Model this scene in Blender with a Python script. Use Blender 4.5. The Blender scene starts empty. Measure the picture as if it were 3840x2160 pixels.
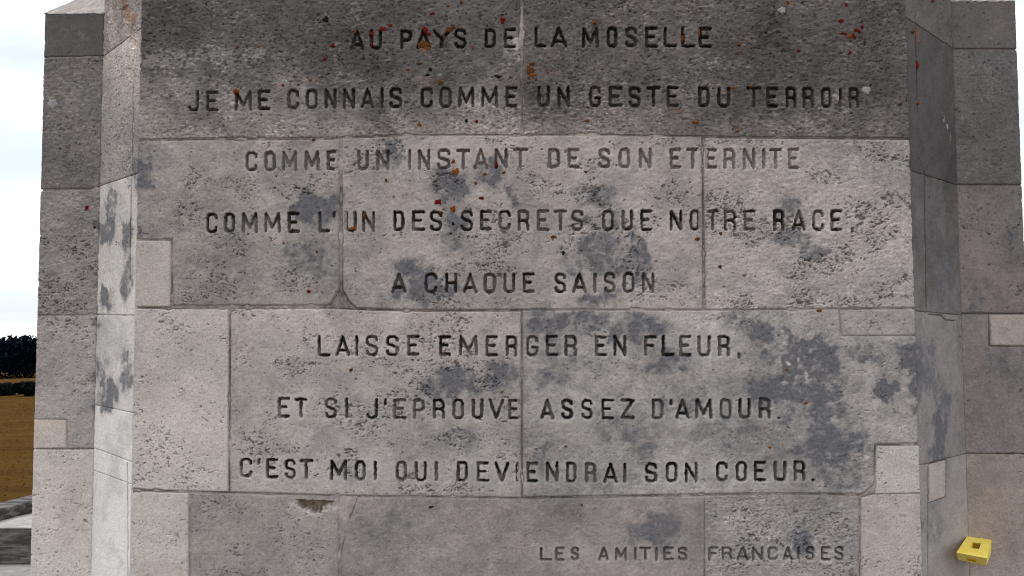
import bpy, math, random
import numpy as np
from mathutils import Vector, Matrix

# ------------------------------------------------------------------ camera / light / sky
SC = bpy.context.scene
COL = SC.collection
F_PX, CX, CY, W_PX, H_PX = 2700.0, 1920.0, 1080.0, 3840.0, 2160.0
EYE = np.array([0.0, 0.0, 1.6])
TILT, ROLL = math.radians(2.65), math.radians(-0.22)
ct, st = math.cos(TILT), math.sin(TILT)
FWD = np.array([0.0, ct, st])
UP0 = np.array([0.0, -st, ct])
RT0 = np.array([1.0, 0.0, 0.0])
cr, sr = math.cos(ROLL), math.sin(ROLL)
RT = RT0 * cr + UP0 * sr
UP = -RT0 * sr + UP0 * cr

cam_d = bpy.data.cameras.new("camera")
cam_d.sensor_width = 36.0
cam_d.lens = 36.0 * F_PX / W_PX
cam_d.clip_start, cam_d.clip_end = 0.05, 20000.0
cam = bpy.data.objects.new("camera", cam_d)
COL.objects.link(cam)
M = Matrix(((RT[0], UP[0], -FWD[0], EYE[0]), (RT[1], UP[1], -FWD[1], EYE[1]), (RT[2], UP[2], -FWD[2], EYE[2]), (0, 0, 0, 1)))
cam.matrix_world = M
SC.camera = cam
SC.cycles.filter_width = 1.0

SUN_EL, SUN_AZ = math.radians(58), math.radians(274)    # azimuth clockwise from +Y: off to the left, just behind the wall's plane
world = bpy.data.worlds.new("World")
SC.world = world
world.use_nodes = True
nt = world.node_tree
nt.nodes.clear()
N = nt.nodes.new
out = N("ShaderNodeOutputWorld"); bg = N("ShaderNodeBackground")
bg.inputs['Strength'].default_value = 0.1
sky = N("ShaderNodeTexSky"); sky.sky_type = 'NISHITA'; sky.sun_disc = False
sky.sun_elevation = SUN_EL; sky.sun_rotation = SUN_AZ
tc = N("ShaderNodeTexCoord"); sep = N("ShaderNodeSeparateXYZ"); mx = N("ShaderNodeMath"); mx.operation = 'MAXIMUM'; mx.inputs[1].default_value = 0.015
cmb = N("ShaderNodeCombineXYZ")
L = nt.links.new
L(tc.outputs['Generated'], sep.inputs[0]); L(sep.outputs['Z'], mx.inputs[0])
L(sep.outputs['X'], cmb.inputs[0]); L(sep.outputs['Y'], cmb.inputs[1]); L(mx.outputs[0], cmb.inputs[2])
L(cmb.outputs[0], sky.inputs[0])
mp = N("ShaderNodeMapping"); mp.inputs['Scale'].default_value = (1.6, 1.6, 7.5); mp.inputs['Location'].default_value = (0.3, 0.1, 0.95)
L(tc.outputs['Generated'], mp.inputs[0])
cn = N("ShaderNodeTexNoise"); cn.inputs['Scale'].default_value = 1.5; cn.inputs['Detail'].default_value = 4.0; cn.inputs['Roughness'].default_value = 0.55
L(mp.outputs[0], cn.inputs['Vector'])
rmp = N("ShaderNodeMapRange"); rmp.inputs['From Min'].default_value = 0.40; rmp.inputs['From Max'].default_value = 0.62; rmp.interpolation_type = 'SMOOTHSTEP'
rmp.inputs['To Min'].default_value = 0.4
L(cn.outputs['Fac'], rmp.inputs['Value'])
# thin blue parts of the sky, brightened by veil cloud
cloudcol = N("ShaderNodeRGB"); cloudcol.outputs[0].default_value = (9.2, 9.2, 9.3, 1)
veil = N("ShaderNodeMixRGB"); veil.inputs['Fac'].default_value = .72; L(sky.outputs[0], veil.inputs[1]); veil.inputs[2].default_value = (4.3, 5.4, 6.4, 1)
mixc = N("ShaderNodeMixRGB"); L(rmp.outputs[0], mixc.inputs['Fac']); L(veil.outputs[0], mixc.inputs[1]); L(cloudcol.outputs[0], mixc.inputs[2])
L(mixc.outputs[0], bg.inputs['Color']); L(bg.outputs[0], out.inputs['Surface'])

sun_d = bpy.data.lights.new("sun", 'SUN')
sun_d.energy = 1.3
sun_d.angle = math.radians(24)
sun_d.color = (1.0, 0.985, 0.965)
sun = bpy.data.objects.new("sun", sun_d); COL.objects.link(sun)
sd_ = Vector((math.sin(SUN_AZ) * math.cos(SUN_EL), math.cos(SUN_AZ) * math.cos(SUN_EL), math.sin(SUN_EL)))
sun.rotation_euler = sd_.to_track_quat('Z', 'Y').to_euler()

SC.view_settings.view_transform = 'Standard'
SC.view_settings.look = 'None'
SC.view_settings.exposure = 0.5
SC.view_settings.gamma = 1.0

# ------------------------------------------------------------------ helpers
def srgb(c):
    c = np.asarray(c, dtype=float) / 255.0
    return np.where(c <= 0.04045, c / 12.92, ((c + 0.055) / 1.055) ** 2.4)

def sstep(a, b, x):
    t = np.clip((x - a) / (b - a), 0, 1)
    return t * t * (3 - 2 * t)

_R = np.random.RandomState(7)
_TBL = _R.rand(256, 256)
def vnoise(x, y, seed=0):
    x = x + seed * 37.17; y = y + seed * 91.73
    xi = np.floor(x); yi = np.floor(y)
    fx = x - xi; fy = y - yi
    fx = fx * fx * fx * (fx * (fx * 6 - 15) + 10); fy = fy * fy * fy * (fy * (fy * 6 - 15) + 10)
    xi = xi.astype(np.int64); yi = yi.astype(np.int64)
    x0 = xi & 255; x1 = (xi + 1) & 255; y0 = yi & 255; y1 = (yi + 1) & 255
    a = _TBL[y0, x0]; b = _TBL[y0, x1]; c = _TBL[y1, x0]; d = _TBL[y1, x1]
    return (a + (b - a) * fx) * (1 - fy) + (c + (d - c) * fx) * fy

def fbm(x, y, oct=4, seed=0, gain=0.5):
    s = 0.0; amp = 1.0; tot = 0.0
    for o in range(oct):
        # rotate each octave so that the lattice never lines up
        a = 0.6 + o * 1.1
        xr = x * math.cos(a) - y * math.sin(a); yr = x * math.sin(a) + y * math.cos(a)
        s = s + amp * vnoise(xr, yr, seed + o * 3 + 1); tot += amp
        amp *= gain; x = x * 2.03; y = y * 2.03
    return s / tot

def ani(x, y, oct=3, seed=0, gain=0.55):
    "fbm without rotation, keeps stretched features lying along x"
    s = 0.0; amp = 1.0; tot = 0.0
    for o in range(oct):
        s = s + amp * vnoise(x + 0.35 * y, y, seed + o * 3 + 1); tot += amp
        amp *= gain; x = x * 2.1; y = y * 2.1
    return s / tot

def ray(u, v):
    u = np.asarray(u, float); v = np.asarray(v, float)
    a = (u - CX) / F_PX; b = (CY - v) / F_PX
    return FWD[None] + a.reshape(-1, 1) * RT[None] + b.reshape(-1, 1) * UP[None]

def on_plane(u, v, p0, n):
    "points of the plane (p0, n) seen in direction of photo point (u, v)"
    d = ray(u, v)
    t = ((p0 - EYE) @ n) / (d @ n)
    return EYE[None] + d * t[:, None]

def at_depth(u, v, y):
    d = ray([u], [v])[0]
    return EYE + d * (y / d[1])

def proj(p):
    q = np.asarray(p) - EYE
    z = q @ FWD
    return CX + F_PX * (q @ RT) / z, CY - F_PX * (q @ UP) / z

def poly_sd(px, py, poly):
    "signed distance to a polygon, positive inside"
    d2 = np.full(px.shape, 1e18); inside = np.zeros(px.shape, bool)
    n = len(poly)
    for i in range(n):
        x0, y0 = poly[i]; x1, y1 = poly[(i + 1) % n]
        ex, ey = x1 - x0, y1 - y0
        t = np.clip(((px - x0) * ex + (py - y0) * ey) / (ex * ex + ey * ey + 1e-9), 0, 1)
        d2 = np.minimum(d2, (px - x0 - t * ex) ** 2 + (py - y0 - t * ey) ** 2)
        if y0 != y1:
            c = ((y0 > py) != (y1 > py)) & (px < (x1 - x0) * (py - y0) / (y1 - y0) + x0)
            inside ^= c
    d = np.sqrt(d2)
    return np.where(inside, d, -d)

def raw_mesh(name, verts, faces, mat, parent=None, cols=None, smooth=True, k=4):
    me = bpy.data.meshes.new(name)
    verts = np.asarray(verts, np.float32); faces = np.asarray(faces, np.int32)
    me.vertices.add(len(verts)); me.vertices.foreach_set('co', verts.ravel())
    me.loops.add(faces.size); me.loops.foreach_set('vertex_index', faces.ravel())
    me.polygons.add(len(faces))
    me.polygons.foreach_set('loop_start', np.arange(0, faces.size, k, dtype=np.int32))
    me.polygons.foreach_set('loop_total', np.full(len(faces), k, np.int32))
    me.polygons.foreach_set('use_smooth', np.full(len(faces), smooth, bool))
    if cols is not None:
        a = me.attributes.new('col', 'FLOAT_COLOR', 'POINT')
        c4 = np.ones((len(verts), 4), np.float32); c4[:, :3] = cols
        a.data.foreach_set('color', c4.ravel())
    me.update(calc_edges=True); me.validate()
    me.materials.append(mat)
    o = bpy.data.objects.new(name, me); COL.objects.link(o)
    if parent: o.parent = parent
    return o

def py_mesh(name, verts, faces, mat, parent=None, smooth=False):
    me = bpy.data.meshes.new(name); me.from_pydata([tuple(v) for v in verts], [], faces); me.update()
    if smooth: me.polygons.foreach_set('use_smooth', [True] * len(me.polygons))
    me.materials.append(mat)
    o = bpy.data.objects.new(name, me); COL.objects.link(o)
    if parent: o.parent = parent
    return o

def empty(name, loc=(0, 0, 0)):
    o = bpy.data.objects.new(name, None); COL.objects.link(o); o.location = loc
    return o

def tag(o, label=None, cat=None, group=None, kind=None):
    if label: o['label'] = label
    if cat: o['category'] = cat
    if group: o['group'] = group
    if kind: o['kind'] = kind
    return o

# ------------------------------------------------------------------ materials
def mat_new(name):
    m = bpy.data.materials.new(name); m.use_nodes = True
    nt = m.node_tree; nt.nodes.clear()
    o = nt.nodes.new("ShaderNodeOutputMaterial"); b = nt.nodes.new("ShaderNodeBsdfPrincipled")
    nt.links.new(b.outputs[0], o.inputs['Surface'])
    b.inputs['Specular IOR Level'].default_value = 0.2
    return m, nt, b

def stone_mat(name, grain=0.22, bump=0.5, scale=420.0, rough=0.93):
    m, nt, b = mat_new(name)
    N = nt.nodes.new; L = nt.links.new
    at = N("ShaderNodeAttribute"); at.attribute_name = 'col'
    tc = N("ShaderNodeTexCoord")
    n1 = N("ShaderNodeTexNoise"); n1.inputs['Scale'].default_value = scale; n1.inputs['Detail'].default_value = 3.0; n1.inputs['Roughness'].default_value = 0.7
    L(tc.outputs['Object'], n1.inputs['Vector'])
    mr = N("ShaderNodeMapRange"); mr.inputs['From Min'].default_value = 0.3; mr.inputs['From Max'].default_value = 0.7
    mr.inputs['To Min'].default_value = 1 - grain; mr.inputs['To Max'].default_value = 1 + grain
    L(n1.outputs['Fac'], mr.inputs['Value'])
    mul = N("ShaderNodeVectorMath"); mul.operation = 'SCALE'
    L(at.outputs['Color'], mul.inputs[0]); L(mr.outputs[0], mul.inputs['Scale'])
    L(mul.outputs[0], b.inputs['Base Color'])
    bp = N("ShaderNodeBump"); bp.inputs['Strength'].default_value = bump; bp.inputs['Distance'].default_value = 0.0015
    L(n1.outputs['Fac'], bp.inputs['Height']); L(bp.outputs[0], b.inputs['Normal'])
    b.inputs['Roughness'].default_value = rough
    return m

def noise_mat(name, c1, c2, scale, rough=0.9, bump=0.3, dist=0.01, stretch=(1, 1, 1), detail=6.0, lo=0.35, hi=0.65):
    m, nt, b = mat_new(name)
    N = nt.nodes.new; L = nt.links.new
    tc = N("ShaderNodeTexCoord"); mp = N("ShaderNodeMapping"); mp.inputs['Scale'].default_value = stretch
    L(tc.outputs['Object'], mp.inputs[0])
    n1 = N("ShaderNodeTexNoise"); n1.inputs['Scale'].default_value = scale; n1.inputs['Detail'].default_value = detail; n1.inputs['Roughness'].default_value = 0.65
    L(mp.outputs[0], n1.inputs['Vector'])
    mr = N("ShaderNodeMapRange"); mr.inputs['From Min'].default_value = lo; mr.inputs['From Max'].default_value = hi
    L(n1.outputs['Fac'], mr.inputs['Value'])
    mix = N("ShaderNodeMixRGB"); mix.inputs[1].default_value = (*c1, 1); mix.inputs[2].default_value = (*c2, 1)
    L(mr.outputs[0], mix.inputs['Fac']); L(mix.outputs[0], b.inputs['Base Color'])
    bp = N("ShaderNodeBump"); bp.inputs['Strength'].default_value = bump; bp.inputs['Distance'].default_value = dist
    L(n1.outputs['Fac'], bp.inputs['Height']); L(bp.outputs[0], b.inputs['Normal'])
    b.inputs['Roughness'].default_value = rough
    return m

M_STONE = stone_mat("weathered_limestone")
M_MORTAR = stone_mat("lime_mortar", grain=0.3, scale=500)
M_LETTER = stone_mat("carved_letter_paint", grain=0.3, bump=0.6, rough=0.85)
M_CORE = noise_mat("stone_mass", (.20, .185, .175), (.30, .28, .27), 6.0)

# ------------------------------------------------------------------ the lettering (stroke glyphs in a unit box, y up)
RO = [(0, .2), (0, .8), (.1, .94), (.28, 1), (.72, 1), (.9, .94), (1, .8), (1, .2), (.9, .06), (.72, 0), (.28, 0), (.1, .06), (0, .2)]
G = {
 'A': [[(0, 0), (.5, 1), (1, 0)], [(.16, .24), (.84, .24)]],
 'C': [[(1, .76), (.95, .9), (.72, 1), (.28, 1), (.08, .92), (0, .78), (0, .22), (.08, .08), (.28, 0), (.72, 0), (.95, .1), (1, .24)]],
 'D': [[(0, 0), (0, 1), (.7, 1), (.92, .92), (1, .8), (1, .2), (.92, .08), (.7, 0), (0, 0)]],
 'E': [[(1, 1), (0, 1), (0, 0), (1, 0)], [(0, .52), (.72, .52)]],
 'F': [[(1, 1), (0, 1), (0, 0)], [(0, .52), (.72, .52)]],
 'G': [[(1, .78), (.94, .92), (.72, 1), (.28, 1), (.08, .92), (0, .78), (0, .22), (.08, .08), (.28, 0), (.72, 0), (.94, .08), (1, .22), (1, .42), (.55, .42)]],
 'H': [[(0, 0), (0, 1)], [(1, 0), (1, 1)], [(0, .5), (1, .5)]],
 'I': [[(.5, 0), (.5, 1)]],
 'J': [[(.85, 1), (.85, .16), (.7, .03), (.5, 0), (.3, 0), (.1, .05), (0, .18)]],
 'L': [[(0, 1), (0, 0), (1, 0)]],
 'M': [[(0, 0), (0.04, 1), (.5, .22), (.96, 1), (1, 0)]],
 'N': [[(0, 0), (0, 1), (1, 0), (1, 1)]],
 'O': [RO],
 'P': [[(0, 0), (0, 1), (.7, 1), (.93, .92), (1, .8), (1, .64), (.93, .52), (.7, .44), (0, .44)]],
 'Q': [RO, [(.5, .02), (.46, -.08)]],
 'R': [[(0, 0), (0, 1), (.7, 1), (.93, .92), (1, .8), (1, .66), (.93, .55), (.7, .48), (0, .48)], [(.66, .48), (.9, .4), (1, .28), (1, 0)]],
 'S': [[(1, .8), (.95, .92), (.74, 1), (.26, 1), (.06, .92), (0, .8), (0, .68), (.12, .58), (.86, .44), (1, .32), (1, .2), (.94, .08), (.74, 0), (.26, 0), (.06, .07), (0, .2)]],
 'T': [[(0, 1), (1, 1)], [(.5, 1), (.5, 0)]],
 'U': [[(0, 1), (0, .2), (.1, .06), (.28, 0), (.72, 0), (.9, .06), (1, .2), (1, 1)]],
 'V': [[(0, 1), (.5, 0), (1, 1)]],
 'Y': [[(0, 1), (.5, .46), (1, 1)], [(.5, .46), (.5, 0)]],
 'Z': [[(0, 1), (1, 1), (0, 0), (1, 0)]],
 "'": [[(.75, 1), (.25, .82)]],
 ',': [[(.6, .02), (.3, -.14)]],
 '.': [[(.45, .0), (.55, 0.0)]],
}
# each line: letters with their extents along the wall, top and foot of the lettering, paint darkness
def LN(s): return [(t[0], float(t[1:].split('-')[0]), float(t[1:].split('-')[1])) for t in s.split()]
LINES = [
 dict(t="AU PAYS DE LA MOSELLE", g=LN("A1311-1366 U1386-1432 P1500-1544 A1561-1615 Y1622-1690 S1703-1749 D1817-1860 E1890-1935 L2004-2050 A2064-2127 M2182-2246 O2275-2316 S2345-2390 E2419-2469 L2490-2541 L2556-2608 E2621-2670"),
      y=[(1313, 113, 188), (1500, 110, 184), (1860, 106, 177), (2004, 100, 177), (2670, 100, 177)], paint=.98, col=(17, 14, 14)),
 dict(t="JE ME CONNAIS COMME UN GESTE DU TERROIR", g=LN("J704-750 E772-818 M878-944 E966-1013 C1076-1121 O1146-1190 N1216-1261 N1285-1331 A1352-1403 I1426-1438 S1460-1507 C1577-1623 O1648-1693 M1718-1778 M1804-1868 E1896-1942 U2015-2062 N2090-2137 G2209-2254 E2283-2334 S2357-2404 T2424-2478 E2501-2547 D2619-2662 U2691-2739 T2800-2856 E2875-2920 R2947-2988 R3011-3054 O3079-3120 I3147-3159 R3184-3224"),
      y=[(704, 342, 419), (1076, 334, 410), (1577, 326, 404), (2015, 322, 400), (2560, 323, 401), (3224, 328, 404)], paint=.96, col=(20, 17, 17)),
 dict(t="COMME UN INSTANT DE SON ETERNITE", g=LN("C920-965 O990-1032 M1056-1114 M1140-1198 E1224-1267 U1339-1382 N1410-1460 I1530-1541 N1567-1613 S1639-1689 T1711-1763 A1775-1830 N1855-1903 T1924-1979 D2056-2100 E2129-2173 S2244-2289 O2320-2363 N2396-2444 E2512-2554 T2574-2622 E2646-2689 R2714-2758 N2787-2833 I2860-2870 T2887-2932 E2956-2997"),
      y=[(920, 569, 643), (1267, 563, 638), (1460, 560, 638), (2100, 555, 630), (2997, 556, 634)], paint=.70, col=(38, 34, 33)),
 dict(t="COMME L'UN DES SECRETS QUE NOTRE RACE,", g=LN("C772-815 O839-880 M904-966 M989-1052 E1077-1123 L1193-1237 '1246-1258 U1292-1337 N1358-1405 D1475-1516 E1544-1594 S1612-1657 S1727-1774 E1800-1844 C1869-1916 R1941-1985 E2013-2060 T2077-2127 S2143-2188 Q2258-2303 U2331-2375 E2402-2446 N2512-2560 O2587-2626 T2651-2697 R2715-2762 E2790-2834 R2900-2943 A2970-3024 C3047-3092 E3116-3160 ,3190-3205"),
      y=[(772, 798, 873), (1237, 793, 872), (1516, 790, 866), (1774, 787, 865), (3160, 786, 865)], paint=.95, col=(26, 23, 22)),
 dict(t="A CHAQUE SAISON", g=LN("A1466-1524 C1592-1640 H1669-1714 A1736-1790 Q1813-1860 U1888-1932 E1960-2006 S2079-2123 A2145-2202 I2226-2237 S2265-2308 O2336-2380 N2408-2454"),
      y=[(1466, 1024, 1100), (2454, 1022, 1098)], paint=.95, col=(28, 25, 25)),
 dict(t="LAISSE EMERGER EN FLEUR,", g=LN("L1191-1238 A1257-1312 I1332-1343 S1370-1417 S1447-1495 E1526-1572 E1645-1691 M1721-1791 E1821-1868 R1896-1940 G1973-2019 E2047-2093 R2117-2164 E2231-2277 N2301-2349 F2416-2465 L2482-2529 E2548-2593 U2617-2665 R2693-2738 ,2766-2780"),
      y=[(1191, 1257, 1338), (1495, 1258, 1335), (2738, 1258, 1337)], paint=.97, col=(24, 21, 21)),
 dict(t="ET SI J'EPROUVE ASSEZ D'AMOUR.", g=LN("E1040-1087 T1103-1151 S1217-1263 I1294-1304 J1373-1422 '1437-1451 E1474-1523 P1548-1592 R1623-1668 O1696-1740 U1769-1813 V1831-1891 E1906-1950 A2026-2079 S2105-2149 S2180-2223 E2256-2303 Z2327-2380 D2445-2489 '2511-2524 A2532-2588 M2607-2672 O2699-2745 U2770-2816 R2846-2891 .2914-2929"),
      y=[(1040, 1490, 1567), (1474, 1496, 1572), (2500, 1496, 1573), (2891, 1493, 1572)], paint=.96, col=(24, 21, 22)),
 dict(t="C'EST MOI QUI DEVIENDRAI SON COEUR.", g=LN("C898-945 '963-977 E997-1042 S1067-1108 T1122-1173 M1236-1302 O1329-1370 I1401-1412 Q1484-1525 U1555-1600 I1630-1642 D1712-1755 E1788-1834 V1853-1911 I1934-1947 E1974-2018 N2047-2095 D2123-2162 R2194-2237 A2263-2317 I2337-2350 S2418-2466 O2497-2542 N2569-2617 C2686-2731 O2760-2802 E2828-2874 U2902-2950 R2977-3021 .3042-3058"),
      y=[(898, 1718, 1790), (1173, 1723, 1800), (1302, 1726, 1802), (1525, 1730, 1804), (2350, 1735, 1813), (2731, 1732, 1807), (3021, 1728, 1806)], paint=.98, col=(22, 20, 21)),
 dict(t="LES AMITIES FRANCAISES", g=LN("L2025-2068 E2082-2117 S2141-2172 A2245-2284 M2306-2352 I2378-2388 T2399-2442 I2457-2467 E2488-2526 S2543-2578 F2657-2696 R2707-2746 A2763-2808 N2821-2863 C2880-2918 A2936-2975 I2990-3001 S3023-3055 E3079-3115 S3130-3165"),
      y=[(2025, 2053, 2104), (3165, 2050, 2102)], paint=.68, col=(38, 35, 35), sw=8.8),
]

# ------------------------------------------------------------------ stains and rust (photo coordinates on the masonry)
STAINS = [(540,640,60,120,.8),(1185,790,110,80,.9),(1240,745,55,45,.7),(1160,960,110,90,.7),(1215,980,70,80,.5),(1480,560,80,40,.7),(1460,610,50,50,.4),
 (1680,700,110,100,.7),(1850,650,50,80,.9),(1700,830,110,45,.6),(1690,890,60,40,.6),(1925,730,28,38,.8),(2255,720,70,60,.7),(2180,748,30,30,.5),(2240,960,150,120,.75),
 (2400,960,60,120,.7),(1550,1060,110,90,.9),(1640,1080,90,60,.8),(2230,1125,90,40,.7),(2190,870,60,80,.5),(2290,830,60,60,.5),(2960,895,100,70,.7),(2960,775,65,45,.6),(3070,925,80,50,.6),
 (1720,1440,150,70,.7),(1860,1400,90,90,.7),(1660,1475,90,60,.6),(1520,1650,220,60,.3),(1350,1560,100,60,.35),(2060,1215,110,60,.9),(2230,1205,90,50,.7),(2420,1230,130,70,.8),(2790,1215,80,50,.5),
 (2900,1250,100,55,.9),(3010,1340,190,90,1.0),(2960,1450,220,90,.85),(3130,1440,70,70,.6),(3090,1330,80,80,.7),(3320,1470,60,75,.95),(3250,1300,60,50,.6),(3300,1350,50,70,.5),(3420,1350,60,90,1.0),(2500,1370,150,60,.6),
 (2560,1490,220,70,.45),(2100,1340,90,50,.6),(2220,1370,60,40,.5),(3120,1680,150,100,.95),(3050,1560,170,80,.6),(2320,1600,150,70,.5),(2720,1620,180,70,.5),(2450,2000,150,90,.6),(3020,2030,70,45,.8),
 (2080,1420,120,60,.5),(2330,1250,70,50,.6),(2200,1480,180,60,.35),(2420,1680,90,60,.5),(1720,1640,80,60,.4),(2050,1700,60,90,.5),(3150,1780,90,60,.6),(2880,1700,150,60,.4),
 (1000,1250,120,60,.15),(2150,1860,200,20,.2),(1480,1990,160,70,.35),(1700,2100,200,60,.3),(1050,2050,160,70,.3),
 (415,800,32,100,1.0),(385,850,22,60,.9),(475,880,28,90,.9),(395,1100,30,60,1.2),(470,1040,24,110,.7),(365,1190,22,30,.8),(395,1330,22,40,.5),(385,1420,26,80,.7),(430,1480,34,70,.9),(470,1380,24,90,.8),(400,1500,40,40,.7),
 (3490,860,40,160,.6),(3520,1000,60,130,.7),(3540,720,30,90,.5),(3490,1400,40,120,.6),(3530,1560,40,120,.9),(3520,1680,40,70,.9),(3440,1420,40,160,.7),(3500,1960,60,120,.4),
 (3750,1380,110,90,.4),(3700,1500,90,90,.3),(3660,1120,40,90,.5),(3790,860,50,120,.5)]
RUST = [(478,60,14,34,.8),(505,75,10,34,.95),(470,25,10,45,.8),(440,12,50,8,.5),(500,130,10,26,.5),(507,160,8,20,.5),(3300,1950,70,40,.16),(3390,1930,14,10,.5),(3740,1900,80,240,.10),(260,1930,50,170,.15),(600,2140,110,50,.22),(560,1500,30,160,.1),
 (1590,180,45,14,.25),(2780,170,24,70,.15),(2600,30,30,60,.12),(2530,404,26,6,.8),(2745,340,45,14,.35),(2955,10,25,20,.5),(1900,300,80,40,.10),(1630,310,60,25,.18),(1180,945,12,10,.2),(3435,125,14,40,.5)]
PALE = [(820,205,330,40,.28),(600,240,140,34,.3),(1925,190,32,60,.35),(2700,240,200,22,.15),(1760,1275,300,26,.2),(2440,1860,40,10,.2),(3010,1400,10,26,.8),(2990,1340,14,12,.7),(2945,1343,9,10,1.0),(2920,1315,14,9,.6),(3020,1430,20,12,.6),(2940,1440,16,8,.5),
 (3535,425,5,26,.35),(3563,520,5,30,.35),(3546,470,4,14,.7),(320,130,40,20,.15),(430,760,26,50,.2),(3240,1715,36,20,.8)]

def blobs(U, V, lst, warp, wx, wy):
    s = np.zeros(U.shape)
    uu = U + (warp[0] - .5) * wx; vv = V + (warp[1] - .5) * wy
    for cx, cy, rx, ry, k in lst:
        m = (np.abs(U - cx) < rx * 2.2 + wx) & (np.abs(V - cy) < ry * 2.2 + wy)
        if not m.any(): continue
        r = np.sqrt(((uu[m] - cx) / rx) ** 2 + ((vv[m] - cy) / ry) ** 2)
        s[m] = np.maximum(s[m], k * (1 - sstep(.45, 1.1, r)))
    return s

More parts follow.
